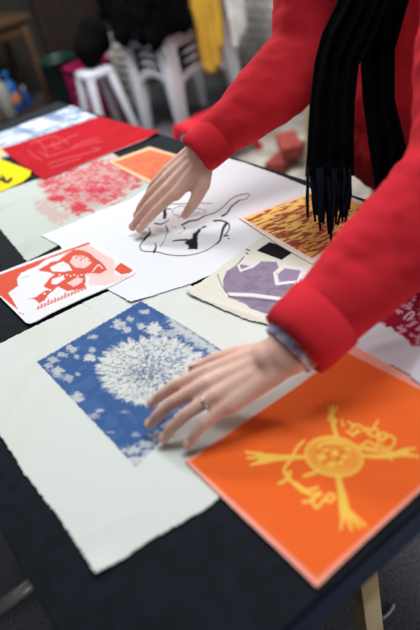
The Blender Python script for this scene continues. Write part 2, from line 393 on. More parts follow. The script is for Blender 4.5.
# ---- red and white postcard print
def p_post(k):
    RD = (232, 92, 70); PK = (250, 212, 206); WH = (246, 246, 246)
    Z6 = lambda pts: [(a / 6, 250 + b / 6) for a, b in pts]; Z7 = lambda pts: [(50 + a / 4.67, 235 + b / 4.67) for a, b in pts]
    k.poly([(-14, 276), (0, 274.5), (89, 242), (90, 244), (45, 260), (39, 265), (21, 273), (17, 279), (18, 286), (8, 293), (13, 300), (18, 310), (-14, 284)], RD, rag=1.6, seed=2)
    k.poly(Z7([(180, 45), (300, 120), (300, 190), (230, 200), (170, 190), (60, 90)]), PK, rag=3)
    k.poly(Z7([(185, 190), (300, 190), (390, 190), (260, 235), (180, 235)]), PK, .8, rag=3)
    k.poly(Z6([(228, 120), (282, 88), (330, 76), (300, 116), (372, 140), (332, 172), (276, 214), (262, 212), (300, 180), (340, 150), (290, 132), (246, 128)]), RD, rag=1.4)
    k.poly(Z6([(170, 295), (215, 282), (262, 248), (300, 232), (346, 206), (330, 236), (290, 268), (268, 302), (236, 320), (206, 294)]), RD, rag=1.4)
    k.poly(Z7([(0, 128), (40, 118), (75, 92), (112, 68), (150, 70), (186, 84), (212, 108), (242, 128), (268, 160), (232, 182), (190, 176), (162, 182), (168, 215), (160, 248), (120, 256), (80, 262), (40, 242), (0, 258), (-30, 240), (0, 200), (30, 180), (-20, 150)]), RD, rag=1.6)
    for P in [[(0, 150), (60, 122), (88, 138), (104, 165), (60, 172), (10, 170)], [(92, 128), (108, 98), (140, 92), (176, 104), (196, 130), (160, 156), (116, 150)], [(80, 224), (128, 196), (156, 206), (148, 222), (110, 242)], [(10, 205), (60, 190), (70, 205), (30, 232), (5, 228)]]: k.poly(Z7(P), WH if P[0][0] < 50 else PK, rag=1.2)
    k.line(Z7([(120, 110), (135, 95), (150, 108), (140, 120)]), 1, RD); k.line(Z7([(150, 80), (165, 95), (160, 110)]), 1, RD); k.line(Z7([(180, 120), (205, 128), (190, 150)]), 1.0, RD); k.line(Z7([(200, 170), (225, 140), (245, 155)]), 1, WH)
    for i in range(7): k.blob(*Z7([(45 + 17 * i, 186 + (i % 2) * 5)])[0], .9, .8, WH)
    for (a, b) in [(268, 262), (300, 240), (284, 236)]: k.blob(*Z6([(a, b)])[0], 1.1, 1.1, WH)
    k.poly(Z7([(300, 162), (312, 145), (332, 130), (388, 164), (372, 178), (334, 184)]), RD, rag=1)
    k.line([(22, 278), (30, 275.5)], .7, (120, 120, 130), .6)
    # the hand-lettered line of script along the foot
    x0, y0, x1, y1 = 38, 308, 85, 288
    for i in range(15):
        t = i / 14; x = x0 + (x1 - x0) * t; y = y0 + (y1 - y0) * t; h = [2, 3, 2, 4.6, 2, 3, 2, 2, 4, 2, 2, 5, 3, 5.5, 2][i]
        k.line([(x - .8, y + 1), (x + .4, y - h * .9), (x + 1, y - .2), (x + .2, y + 1.2)], 1.15, RD, .9)
    k.blob(20, 313, .8, .8, RD); k.blob(23, 314, .8, .8, RD)
sheet('postcard_print', [S((-14, 280), (-11, 277), (0, 273), (84, 241), (88, 240), (91, 241)), S((91, 241), (134, 269), (136, 272)), S((136, 272), (133, 275.5), (112, 286), (82, 299), (50, 314), (36, 321.5), (30, 323.5), (26, 322.5)), S((26, 323), (22, 319), (-13, 284), (-14, 280))],
      3, 360, 220, p_post, (246, 247, 249), 'coated_card', 'white card with red bird print and script, overlapping the white cloth', 'print', fray=0, thick=.0012, rough=.7, ripple=.0002)

# ---- grey-white cloth with the crimson print, right
def p_crim(k):
    d = k.inside([(372, 318), (392, 300), (450, 270), (500, 300), (440, 346), (412, 345), (404, 339), (400, 334)]) + (fbm(k.wx * 160, k.wy * 160, 7) - .5) * 8
    m = sstep(-.6, .6, d); k.mix((150, 14, 50), m)
    k.mix((214, 160, 172), m * .9 * sstep(.55, .62, fbm(k.wx * 150, k.wy * 150, 27)))
    k.line([(404, 318), (411, 312), (414, 314), (408, 320)], 1.6, (228, 200, 206))
sheet('crimson_print', [S((330, 338), (352, 322), (372, 306), (440, 262)), S((440, 262), (530, 318)), S((530, 318), (440, 392)), S((440, 392), (412, 376), (392, 366), (362, 356), (330, 338))],
      1, 220, 200, p_crim, (214, 216, 220), 'grey_white_cotton', 'pale grey cloth with ragged crimson print at the right edge', crease=[((368, 350), (410, 338), .0022, .010)])
sheet('white_card', quad((410, 377), (424, 350), (470, 372), (440, 398)), 3, 20, 20, None, (236, 240, 250), 'white_paper', 'blank white card lying on the grey cloth at the right edge', 'card', fray=0, thick=.003, rough=.5)

# ---- orange print
def p_orange(k):
    Y = (244, 196, 84); OR = (226, 84, 26)
    k.mix((234, 94, 36), .4 * sstep(.4, .7, fbm(k.wx * 14, k.wy * 14, 61)))
    Z1 = lambda pts: [(240 + a / 4.2, 400 + b / 4.2) for a, b in pts]; Z2 = lambda pts: [(320 + a / 4.2, 400 + b / 4.2) for a, b in pts]; Z3 = lambda pts: [(270 + a / 4.2, 450 + b / 4.2) for a, b in pts]
    # disc with a face
    def ring(cx, cy, rx, ry, w, rgb, a=1): k.line([(cx + rx * math.cos(t) - 3 * 0 * math.sin(t), cy + ry * math.sin(t) + rx * .10 * math.cos(t)) for t in np.linspace(0, 2 * math.pi, 25)], w, rgb, a)
    cx, cy = 334, 456.5
    for rr, w in ((1, 2.4), (.87, 1.6), (.75, 1.5), (.62, 1.6)): ring(cx, cy, 28.5 * rr, 19.5 * rr, w, Y)
    ring(cx, cy, 26.2, 18.0, .7, Y, .5)
    k.poly([(cx + 17 * math.cos(t), cy + 11.5 * math.sin(t)) for t in np.linspace(0, 6.2, 20)], Y, .35)
    for (x, y, rx, ry) in [(322, 457, 4, 3.4), (335, 453, 3.6, 3), (345, 457, 3, 2.4), (332, 464, 5, 2.6), (341, 463, 3, 2.2), (326, 450, 3, 1.6)]: k.blob(x, y, rx, ry, Y)
    for (x, y) in [(328, 454), (329, 460), (338, 459), (341, 452), (324, 463), (318, 452)]: k.blob(x, y, 1.4, 1.3, (206, 66, 22), .9)
    k.line([(318, 446), (328, 442), (340, 443), (350, 449)], 2.6, Y); k.line([(322, 445.5), (346, 447)], .9, (214, 80, 26), .8)
    # limbs ending in hands
    k.line([(306, 457), (284, 457.5), (262, 458)], 3.4, Y, 1, 7.5); k.line([(284, 457.5), (268, 458)], 5, Y, 1, 9)
    for p in [[(264, 455), (246, 452)], [(262, 457), (247.5, 458)], [(264, 460), (251, 465)], [(270, 461), (256, 464)], [(262, 454), (248, 452.5)]]: k.line(p, 3.4, Y, 1, 2.2)
    k.line([(337, 437), (334, 428), (332, 418), (332, 411)], 4, Y, 1, 5.6)
    for p in [[(332, 412), (328.5, 407)], [(332, 411), (333, 404.5)], [(333, 413), (337.5, 406.5)], [(330, 414), (328, 420)]]: k.line(p, 2.8, Y, 1, 2)
    k.blob(334, 421, 3.6, 3, Y)
    k.line([(363, 455.5), (378, 456.5), (392, 455), (405, 452)], 3.2, Y, 1, 7)
    for p in [[(403, 450), (415, 448.5)], [(404, 453), (419, 457)], [(403, 455), (412, 456)], [(388, 456), (392, 460)]]: k.line(p, 3.2, Y, 1, 2)
    k.line([(338, 476), (341, 490), (343, 500), (345, 513)], 5, Y, 1, 11)
    for p in [[(343, 515), (341, 529)], [(346, 516), (352, 530)], [(348, 514), (360, 528)], [(350, 512), (366, 526)]]: k.line(p, 4.2, Y, 1, 2.4)
    # script to the upper right
    for P in [[(92, 84), (94, 86)], [(98, 108), (92, 96)], [(112, 132), (140, 142), (170, 132)], [(118, 92), (138, 104), (130, 122), (150, 104), (176, 112), (186, 128)], [(158, 122), (138, 152)], [(186, 128), (202, 118), (214, 132), (242, 88)], [(196, 136), (222, 152), (246, 140), (232, 118), (214, 130)], [(236, 152), (262, 168), (282, 150), (262, 138), (246, 160), (240, 190), (216, 180)], [(176, 192), (200, 174), (228, 186), (248, 198), (224, 204), (192, 196), (170, 186)], [(256, 170), (290, 150), (314, 166), (302, 196), (264, 204), (262, 184)], [(140, 188), (190, 208), (240, 216), (300, 216)]]: k.line(Z2(P), 2.3, Y)
    # script to the lower left
    for P in [[(268, 172), (240, 200), (214, 250), (190, 280), (186, 306), (214, 302)], [(165, 350), (196, 334), (210, 316)], [(186, 306), (210, 335), (240, 362), (262, 384)], [(268, 320), (300, 308), (334, 296)]]: k.line(Z1(P), 2.9, Y)
    for P in [[(110, 140), (150, 168), (200, 158)], [(96, 136), (124, 160), (170, 186), (208, 180)], [(140, 218), (172, 212), (214, 182)], [(176, 205), (194, 242), (230, 206), (250, 184), (270, 196), (254, 216), (228, 206)], [(150, 108), (190, 96)]]: k.line(Z3(P), 3.1, Y)
    d = k.inside([(189, 462), (346, 352), (490, 425), (317, 582)])
    k.mix((246, 176, 160), sstep(.8, -.8, d + (fbm(k.wx * 200, k.wy * 200, 3) - .5) * 1.2) * .85)
    d = k.inside([(193, 463), (346, 354), (486, 425), (317, 578)]); k.line([(190.5, 463), (317, 579.5), (486, 427)], .9, (246, 210, 196), .7, smooth=False)
sheet('orange_print', [S((185, 462), (240, 425), (300, 385), (349, 343)), S((349, 343), (372, 356), (420, 382), (496, 424)), S((496, 424), (420, 492), (365, 542), (317, 588)), S((317, 588), (290, 562), (240, 515), (185, 462))],
      2, 400, 400, p_orange, (242, 108, 46), 'orange_ink_cloth', 'bright orange print with a yellow face disc, four hands and script', fray=.15, ripple=.0005, thick=.0012)

# ------------------------------------------------------------------ table
X0, X1, Y0, Y1 = -0.028, 0.748, 0.262, 2.09
wood = mat('pale_pine', (206, 184, 144), .6, noise=(9, (172, 142, 98), 5))
black = mat('black_board', (19, 23, 29), .8, noise=(40, (25, 30, 37), 3), bump=(260, .2, .0005), spec=.1)
edge_m = mat('navy_edge', (30, 42, 66), .5, spec=.4)
tb = empty('work_table', ((X0 + X1) / 2, (Y0 + Y1) / 2, 0), 'long black-topped table on pale wooden trestles holding the prints', 'table')
bm = bmesh.new(); box(bm, (X0, Y0, TZ - .012), (X1, Y1, TZ)); finish('tabletop', bm, black, tb, bevel=.002)
bm = bmesh.new()
box(bm, (X0 + .002, Y0 + .001, TZ - .045), (X1 - .002, Y0 + .02, TZ - .012)); box(bm, (X0 + .002, Y1 - .02, TZ - .045), (X1 - .002, Y1 - .001, TZ - .012))
box(bm, (X0 + .001, Y0 + .02, TZ - .045), (X0 + .02, Y1 - .02, TZ - .012)); box(bm, (X1 - .02, Y0 + .02, TZ - .045), (X1 - .001, Y1 - .02, TZ - .012))
finish('edge_frame', bm, edge_m, tb, bevel=.001)
for (x, y) in [(.320, .381), (X0 + .06, .381), (X1 - .13, Y1 - .18), (X0 + .1, Y1 - .18)]:
    bm = bmesh.new(); box(bm, (x, y, 0), (x + .034, y + .030, TZ - .045)); finish('leg', bm, wood, tb, bevel=.002)
for y in (.381, Y1 - .18):
    bm = bmesh.new(); box(bm, (X0 + .06, y - .002, TZ - .10), (.362 if y < 1 else X1 - .06, y + .032, TZ - .045)); finish('crossbeam', bm, wood, tb, bevel=.002)

# ------------------------------------------------------------------ setting
def struct(o): o['kind'] = 'structure'; return o
floor_m = mat('dark_concrete', (70, 70, 76), .85, noise=(160, (96, 96, 104), 6), bump=(200, .4, .002))
brick = mat('whitewashed_brick', (206, 204, 196), .85)
def brick_nodes(m):
    nt = m.node_tree; L = nt.links; b = nt.nodes['Principled BSDF']
    tc = nt.nodes.new('ShaderNodeTexCoord'); mp = nt.nodes.new('ShaderNodeMapping'); mp.inputs['Rotation'].default_value = (math.pi / 2, 0, math.pi / 2)
    br = nt.nodes.new('ShaderNodeTexBrick'); br.inputs['Scale'].default_value = 4.2
    br.inputs['Color1'].default_value = (.62, .61, .58, 1); br.inputs['Color2'].default_value = (.52, .51, .48, 1); br.inputs['Mortar'].default_value = (.30, .29, .26, 1)
    br.inputs['Mortar Size'].default_value = .025; br.inputs['Mortar Smooth'].default_value = .6
    cmb = nt.nodes.new('ShaderNodeCombineXYZ'); sep = nt.nodes.new('ShaderNodeSeparateXYZ')
    L.new(tc.outputs['Object'], sep.inputs[0]); L.new(sep.outputs['Y'], cmb.inputs['X']); L.new(sep.outputs['Z'], cmb.inputs['Y']); L.new(cmb.outputs[0], br.inputs['Vector'])
    n = nt.nodes.new('ShaderNodeTexNoise'); n.inputs['Scale'].default_value = 6; n.inputs['Detail'].default_value = 6
    mx = nt.nodes.new('ShaderNodeMix'); mx.data_type = 'RGBA'; mx.blend_type = 'MULTIPLY'; mx.inputs['Factor'].default_value = .7
    rp = nt.nodes.new('ShaderNodeValToRGB'); rp.color_ramp.elements[0].position = .35; rp.color_ramp.elements[1].position = .65; rp.color_ramp.elements[0].color = (.55, .54, .5, 1)
    L.new(tc.outputs['Object'], n.inputs['Vector']); L.new(n.outputs['Fac'], rp.inputs['Fac'])
    L.new(br.outputs['Color'], mx.inputs[6]); L.new(rp.outputs['Color'], mx.inputs[7]); L.new(mx.outputs[2], b.inputs['Base Color'])
    bp = nt.nodes.new('ShaderNodeBump'); bp.inputs['Strength'].default_value = .6; bp.inputs['Distance'].default_value = .01
    L.new(br.outputs['Fac'], bp.inputs['Height']); bp.invert = True; L.new(bp.outputs['Normal'], b.inputs['Normal'])
brick_nodes(brick)
darkwall = mat('dark_plaster', (44, 42, 37), .9, noise=(3, (34, 32, 28), 5))
ceil_m = mat('ceiling_paint', (120, 116, 110), .9)
bm = bmesh.new(); box(bm, (-2.4, -2.2, -.1), (2.75, 5.6, 0)); struct(finish('floor', bm, floor_m, smooth=False))
bm = bmesh.new(); box(bm, (2.62, -2.2, 0), (2.75, 5.6, 2.9)); struct(finish('wall_right', bm, brick, smooth=False))
bm = bmesh.new(); box(bm, (-2.4, 5.45, 0), (2.62, 5.6, 2.9)); struct(finish('wall_back', bm, darkwall, smooth=False))
bm = bmesh.new(); box(bm, (2.585, -2.1, 0), (2.62, 5.45, .13)); struct(finish('baseboard_right', bm, mat('grey_skirting', (120, 118, 112), .7, noise=(12, (90, 88, 84), 4)), smooth=False, bevel=.006))
# wooden door in the back wall
bm = bmesh.new()
box(bm, (2.0, 5.40, 0), (2.08, 5.45, 2.1)); box(bm, (2.52, 5.40, 0), (2.6, 5.45, 2.1)); box(bm, (2.0, 5.40, 2.1), (2.6, 5.45, 2.18)); box(bm, (2.09, 5.41, 0), (2.51, 5.45, 2.09))
for (a, b) in ((.15, .95), (1.1, 1.95)): box(bm, (2.16, 5.398, a), (2.44, 5.41, b))
struct(finish('door_1', bm, mat('dark_brown_wood', (44, 30, 23), .7, noise=(8, (34, 23, 17), 4)), smooth=False, bevel=.004))

# ------------------------------------------------------------------ background things
plastic = mat('white_plastic', (214, 216, 222), .45, spec=.4)
plastic_old = mat('aged_white_plastic', (176, 174, 164), .5, spec=.35)

def make_chair(loc, label, group=None, rot=0, m=plastic):
    t = empty('plastic_chair', loc, label, 'chair', group)
    # local frame: seat faces -X
    def part(name, fn, bevel=.004, sub=0):
        bm = bmesh.new(); fn(bm); return finish_local(name, bm, m, t, bevel)
    w, d, h = .205, .20, .42
    def seat(bm):
        n = 10; vs = []
        for j in range(n + 1):
            for i in range(n + 1):
                x = -d + 2 * d * i / n; y = -w + 2 * w * j / n
                vs.append(bm.verts.new((x, y, h + .02 * ((y / w) ** 2) + .012 * (x / d) ** 2 - .01)))
        for j in range(n):
            for i in range(n): bm.faces.new((vs[j * (n + 1) + i], vs[j * (n + 1) + i + 1], vs[(j + 1) * (n + 1) + i + 1], vs[(j + 1) * (n + 1) + i]))
        g = bmesh.ops.extrude_face_region(bm, geom=bm.faces[:]); bmesh.ops.translate(bm, vec=(0, 0, -.012), verts=[v for v in g['geom'] if isinstance(v, bmesh.types.BMVert)])
        for (p, q) in (((-d, -w), (d, -w)), ((-d, w), (d, w)), ((-d, -w), (-d, w)), ((d, -w), (d, w))):
            K = 12; prev = None
            for i in range(K + 1):
                s_ = i / K; x = p[0] + (q[0] - p[0]) * s_; y = p[1] + (q[1] - p[1]) * s_; zb = h - .20 + .13 * math.sin(math.pi * s_) ** .5
                ox, oy = (.008, 0) if p[0] == q[0] else (0, .008)
                cur = [bm.verts.new((x - ox / 2, y - oy / 2, zb)), bm.verts.new((x + ox / 2, y + oy / 2, zb)), bm.verts.new((x + ox / 2, y + oy / 2, h)), bm.verts.new((x - ox / 2, y - oy / 2, h))]
                if prev:
                    for a in range(4): bm.faces.new((prev[a], prev[(a + 1) % 4], cur[(a + 1) % 4], cur[a]))
                prev = cur
    part('seat', seat)
    def back(bm):
        for j in range(7):
            y = -w + .03 + j * (2 * w - .06) / 6
            tube(bm, [(d, y, h), (d + .03, y * 1.02, h + .16), (d + .08, y * .95, h + .36)], .016, 8, (1, .4))
        tube(bm, [(d, -w, h - .02), (d + .04, -w - .005, h + .2), (d + .09, -w * .8, h + .40), (d + .10, 0, h + .43), (d + .09, w * .8, h + .40), (d + .04, w + .005, h + .2), (d, w, h - .02)], .018, 10)
    part('backrest', back, 0)
    for sy in (-1, 1):
        for sx in (-1, 1):
            def leg(bm):
                tx, ty = sx * (d - .012), sy * (w - .01); bx_, by = sx * (d + .015), sy * (w + .012)
                vs = []
                for (cx, cy, cz, s) in ((bx_, by, 0, .022), (bx_, by, .02, .026), (tx, ty, h, .042)):
                    vs.append([bm.verts.new((cx + a * s, cy + b * s, cz)) for a, b in ((-1, -1), (1, -1), (1, 1), (-1, 1))])
                for r0, r1 in zip(vs, vs[1:]):
                    for k in range(4): bm.faces.new((r0[k], r0[(k + 1) % 4], r1[(k + 1) % 4], r1[k]))
                bm.faces.new(vs[0][::-1]); bm.faces.new(vs[-1])
            part('leg', leg, .006)
        def arm(bm):
            tube(bm, [(-d + .01, sy * w, h - .02), (-d + .01, sy * (w + .03), h + .12), (-d + .05, sy * (w + .035), h + .20), (0, sy * (w + .035), h + .215), (d + .045, sy * (w + .01), h + .21)], [.02, .02, .026, .028, .02], 10, (1, .6))
        part('armrest', arm, 0)
    t.rotation_euler.z = rot
    return t

def finish_local(name, bm, m, parent, bevel=0.0):
    bmesh.ops.recalc_face_normals(bm, faces=bm.faces[:])
    me = bpy.data.meshes.new(name); bm.to_mesh(me); bm.free()
    for p in me.polygons: p.use_smooth = True
    me.materials.append(m); o = bpy.data.objects.new(name, me); C.objects.link(o); o.parent = parent
    if bevel:
        b = o.modifiers.new('bevel', 'BEVEL'); b.width = bevel; b.segments = 2; b.limit_method = 'ANGLE'; b.angle_limit = 0.6
    return o

def dup(root, loc, label, rot=None):
    r = root.copy(); C.objects.link(r); r.location = loc; r['label'] = label
    if rot is not None: r.rotation_euler.z = rot
    for ch in list(root.children):
        c = ch.copy(); C.objects.link(c); c.parent = r
    return r
GR = 'white plastic armchairs in the stack'
ch = make_chair((2.0, 3.36, 0), 'white plastic armchair at the bottom of the stack under the coats', GR)
for k in range(1, 4): dup(ch, (2.0, 3.36, .045 * k), ['', 'white plastic armchair second from the floor in the stack under coats', 'white plastic armchair third from the floor in the stack under coats', 'topmost white plastic armchair of the stack, right under the coats'][k])

def make_stool(loc, label, group, m, h=.40, w=.15, name='plastic_stool', splay=.03):
    t = empty(name, loc, label, 'stool', group)
    bm = bmesh.new()
    box(bm, (-w, -w, h - .012), (w, w, h)); box(bm, (-w - .004, -w - .004, h - .04), (w + .004, w + .004, h - .012)); finish_local('seat', bm, m, t, .006)
    for sx in (-1, 1):
        for sy in (-1, 1):
            bm = bmesh.new(); vs = []
            for (cx, cy, cz, s) in ((sx * (w + splay), sy * (w + splay), 0, .018), (sx * (w - .018), sy * (w - .018), h - .03, .022)):
                vs.append([bm.verts.new((cx + a * s, cy + b * s, cz)) for a, b in ((-1, -1), (1, -1), (1, 1), (-1, 1))])
            for k in range(4): bm.faces.new((vs[0][k], vs[0][(k + 1) % 4], vs[1][(k + 1) % 4], vs[1][k]))
            bm.faces.new(vs[0][::-1]); bm.faces.new(vs[1]); finish_local('leg', bm, m, t, .006)
    return t
GS = 'stacked aged white plastic stools'
st = make_stool((2.0, 3.80, 0), 'aged white plastic stool at the bottom of the stool stack', GS, plastic_old, .24, .145)
for k, w in enumerate(['second', 'third', 'fourth', 'fifth', 'sixth', 'seventh']): dup(st, (2.0, 3.80, .05 * (k + 1)), 'aged white plastic stool, %s from the floor in the stool stack' % w)
make_stool((1.60, 3.70, 0), 'single white plastic stool left of the chair stack', None, plastic, .43, .085)
make_stool((1.75, 2.80, 0), 'red plastic stool in front of the brick wall', None, mat('red_plastic', (196, 30, 48), .4), .20, .14)
make_stool((1.79, 1.71, 0), 'pale wooden stool standing behind the person', None, mat('pale_stool_wood', (170, 150, 120), .6, noise=(12, (148, 126, 94), 4)), .62, .16, 'wooden_stool')
# magenta crate behind the single stool
t = empty('storage_crate', (1.70, 4.02, 0), 'magenta plastic crate behind the single white stool', 'crate')
mg = mat('magenta_plastic', (150, 18, 78), .45)
bm = bmesh.new(); box(bm, (-.12, -.10, 0), (.12, .10, .012))
for (a, b) in (((-.12, -.10), (.12, -.09)), ((-.12, .09), (.12, .10)), ((-.12, -.10), (-.11, .10)), ((.11, -.10), (.12, .10))):
    for z in (0, .07, .14, .21, .28, .35): box(bm, (a[0], a[1], z), (b[0], b[1], z + .05))
for (x, y) in ((-.115, -.095), (.115, -.095), (-.115, .095), (.115, .095), (0, -.095)): box(bm, (x - .010, y - .006, 0), (x + .010, y + .006, .40))
finish_local('basket', bm, mg, t, .002)
bm = bmesh.new(); box(bm, (-.13, -.11, .395), (.13, -.088, .41)); box(bm, (-.13, .088, .395), (.13, .11, .41)); box(bm, (-.13, -.11, .395), (-.108, .11, .41)); box(bm, (.108, -.11, .395), (.13, .11, .41)); finish_local('rim', bm, mg, t, .003)
# dark green bucket
t = empty('waste_bucket', (1.62, 4.30, 0), 'dark green bucket left of the white stool', 'bucket')
gm = mat('dark_green_plastic', (12, 46, 40), .4)
bm = bmesh.new(); lathe(bm, [(.085, 0), (.09, .01), (.115, .42), (.122, .422), (.122, .445), (.112, .445), (.108, .42), (.084, .02)], (0, 0, 0)); finish_local('body', bm, gm, t)
bm = bmesh.new(); tube(bm, [(.12 * math.cos(a), .03 - .06 * math.sin(a), .43 - .08 * math.sin(a)) for a in np.linspace(0, math.pi, 14)], .004, 8); finish_local('handle', bm, mat('grey_wire', (120, 120, 120), .4, metal=.8), t)

# coats draped over the stack: remeshed folds
def fuse(bm, voxel, smooth_it=6, name='m', m=None, parent=None, disp=None, seed=0):
    bmesh.ops.recalc_face_normals(bm, faces=bm.faces[:])
    me = bpy.data.meshes.new(name); bm.to_mesh(me); bm.free()
    o = bpy.data.objects.new(name + '_src', me); C.objects.link(o)
    r = o.modifiers.new('r', 'REMESH'); r.mode = 'VOXEL'; r.voxel_size = voxel; r.use_smooth_shade = True
    if smooth_it:
        s = o.modifiers.new('s', 'SMOOTH'); s.iterations = smooth_it; s.factor = .5
    dg = bpy.context.evaluated_depsgraph_get(); dg.update()
    me2 = bpy.data.meshes.new_from_object(o.evaluated_get(dg)); me2.name = name
    bpy.data.objects.remove(o)
    if disp:
        n = len(me2.vertices); co = np.empty(n * 3, np.float32); no = np.empty(n * 3, np.float32)
        me2.vertices.foreach_get('co', co); me2.vertices.foreach_get('normal', no); co = co.reshape(-1, 3).astype(float); no = no.reshape(-1, 3)
        h = np.zeros(n)
        for (fx, fy, fz, amp) in disp: h += amp * (fbm(co[:, 0] * fx + co[:, 2] * fz, co[:, 1] * fy + co[:, 2] * fz * .6, seed, 3) - .5) * 2
        co += no * h[:, None]; me2.vertices.foreach_set('co', co.astype(np.float32).ravel()); me2.update()
    me2.materials.clear()
    for p in me2.polygons: p.use_smooth = True
    return link(name, me2, m, parent)

def capsule(bm, p0, r0, p1, r1, n=14, flat=None):
    """closed tapered limb with round ends"""
    p0, p1 = Vector(p0), Vector(p1); t = (p1 - p0); L = t.length
    t = t.normalized() if L > 1e-6 else Vector((0, 0, 1))
    a = t.orthogonal().normalized(); b = t.cross(a)
    prof = []
    for k in range(6): th = -math.pi / 2 + (math.pi / 2) * k / 5; prof.append((r0 * math.cos(th), r0 * math.sin(th)))
    for k in range(6): th = (math.pi / 2) * k / 5; prof.append((r1 * math.cos(th), L + r1 * math.sin(th)))
    rings = []
    for (r, h) in prof: rings.append([bm.verts.new(p0 + t * h + (a * math.cos(2 * math.pi * k / n) + b * math.sin(2 * math.pi * k / n)) * max(r, 1e-4)) for k in range(n)])
    for q0, q1 in zip(rings, rings[1:]):
        for k in range(n): bm.faces.new((q0[k], q0[(k + 1) % n], q1[(k + 1) % n], q1[k]))
    bm.faces.new(rings[0][::-1]); bm.faces.new(rings[-1])

def blobe(bm, c, r, rot=None, n=16):
    """ellipsoid"""
    m = Matrix.Translation(Vector(c)) @ (rot.to_4x4() if rot is not None else Matrix.Identity(4)) @ Matrix.Diagonal((*r, 1))
    bmesh.ops.create_uvsphere(bm, u_segments=n, v_segments=n // 2 + 2, radius=1, matrix=m)

coat_m = mat('black_wool', (7, 7, 10), .95, spec=.05)
bm = bmesh.new()
blobe(bm, (1.98, 3.36, .70), (.23, .25, .11)); blobe(bm, (2.2, 3.36, .86), (.12, .27, .26)); blobe(bm, (1.84, 3.40, .74), (.12, .20, .12)); capsule(bm, (1.80, 3.2, .68), .07, (1.80, 3.52, .66), .07); capsule(bm, (1.82, 3.18, .84), .09, (1.95, 3.2, .90), .09)
for k in range(8): capsule(bm, (1.775, 3.12 + .06 * k, .86), .045, (1.745 + .01 * (k % 2), 3.12 + .06 * k, .56 + .02 * (k % 3)), .032)
for k in range(4): capsule(bm, (1.78 + .05 * k, 3.095, .88), .045, (1.78 + .05 * k, 3.07, .60 + .015 * (k % 2)), .032)
tag(fuse(bm, .012, 4, 'dark_coat', coat_m, None, [(14, 14, 5, .03), (40, 40, 20, .008)], 5), 'black coat heaped on top of the stacked armchairs', 'coat')
bm = bmesh.new()
blobe(bm, (2.02, 3.84, .66), (.19, .20, .10)); blobe(bm, (1.95, 3.78, .76), (.16, .18, .12)); blobe(bm, (2.06, 3.98, .80), (.14, .14, .14))
tag(fuse(bm, .012, 4, 'dark_jacket', mat('black_cotton', (8, 8, 10), .95, spec=.05), None, [(14, 14, 5, .03), (40, 40, 20, .008)], 15), 'black jacket heaped on the stacked stools', 'jacket')
bm = bmesh.new()
blobe(bm, (1.62, 3.72, .53), (.09, .10, .105)); blobe(bm, (1.68, 3.73, .58), (.09, .10, .12))
tag(fuse(bm, .01, 4, 'dark_bag', mat('black_canvas', (9, 8, 9), .95, spec=.05), None, [(14, 14, 5, .02)], 25), 'black bag slumped on the single white stool', 'bag')
# mustard jacket hanging down the near side of the chair stack
bm = bmesh.new()
for k in range(7):
    x = 1.97 + .026 * k; zb = .34 + .02 * abs(k - 1.5) + .05 * (k > 4)
    capsule(bm, (x + .02, 3.085, .76), .022, (x - .008 * k * .3, 3.065 - .01 * (k % 2), zb), .017)
blobe(bm, (2.07, 3.12, .80), (.13, .07, .09))
tag(fuse(bm, .008, 3, 'mustard_jacket', mat('mustard_wool', (214, 166, 56), .85, bump=(80, .4, .006)), None, [(30, 30, 4, .012)], 8), 'mustard yellow jacket hanging down the side of the chair stack', 'jacket')
bm = bmesh.new()
for k in range(4): capsule(bm, (2.21 + .028 * k, 3.08, .80), .022, (2.19 + .028 * k, 3.06, .42 + .03 * k), .018)
blobe(bm, (2.26, 3.10, .83), (.08, .05, .06))
tag(fuse(bm, .008, 3, 'white_shawl', mat('white_wool', (216, 216, 212), .9), None, [(40, 40, 10, .012)], 38), 'white woollen shawl hanging beside the mustard jacket', 'shawl')

# desk on the left
dw = mat('brown_varnished_wood', (74, 50, 28), .7, noise=(6, (58, 39, 21), 5))
t = empty('wooden_desk', (1.2, 4.7, 0), 'brown wooden desk against the dark back wall', 'desk')
bm = bmesh.new(); box(bm, (-.7, -.22, .68), (.42, .35, .715)); finish_local('desktop', bm, dw, t, .004)
bm = bmesh.new(); box(bm, (-.66, -.19, .60), (.38, -.17, .68)); finish_local('apron', bm, dw, t, .003)
for (x, y) in ((.34, -.20), (.34, .28), (-.68, -.20), (-.68, .28)):
    bm = bmesh.new(); box(bm, (x, y, 0), (x + .05, y + .05, .68)); finish_local('leg', bm, dw, t, .004)
bm = bmesh.new(); box(bm, (-.64, -.12, .10), (.33, .27, .125)); finish_local('shelf', bm, dw, t, .003)
pm = mat('grey_cardboard', (140, 134, 118), .8, noise=(7, (118, 112, 98), 3))
bm = bmesh.new(); box(bm, (1.02, 4.64, .127), (1.28, 4.9, .50)); bmesh.ops.rotate(bm, verts=bm.verts, cent=(1.15, 4.77, 0), matrix=Matrix.Rotation(.1, 3, 'Z'))
box(bm, (1.03, 4.635, .44), (1.1, 4.64, .47)); tag(finish('cardboard_box', bm, pm, bevel=.004), 'pale grey cardboard box on the shelf under the desk', 'box')
def bottle(loc, rgb, cap, label, band=None, s=1):
    t = empty('bottle', loc, label, 'bottle')
    bm = bmesh.new(); lathe(bm, [(.036 * s, 0), (.042 * s, .006), (.042 * s, .15 * s), (.034 * s, .18 * s), (.016 * s, .20 * s), (.015 * s, .22 * s)], (0, 0, 0), 24); finish_local('body', bm, mat('bottle_plastic', rgb, .3), t)
    bm = bmesh.new(); lathe(bm, [(.019 * s, .213 * s), (.019 * s, .25 * s), (.016 * s, .255 * s)], (0, 0, 0), 20); finish_local('cap', bm, mat('cap_plastic', cap, .35), t)
    if band:
        bm = bmesh.new(); lathe(bm, [(.0425 * s, .06 * s), (.0432 * s, .062 * s), (.0432 * s, .118 * s), (.0425 * s, .12 * s)], (0, 0, 0), 24); finish_local('wrapper', bm, mat('wrapper_paper', band, .5), t)
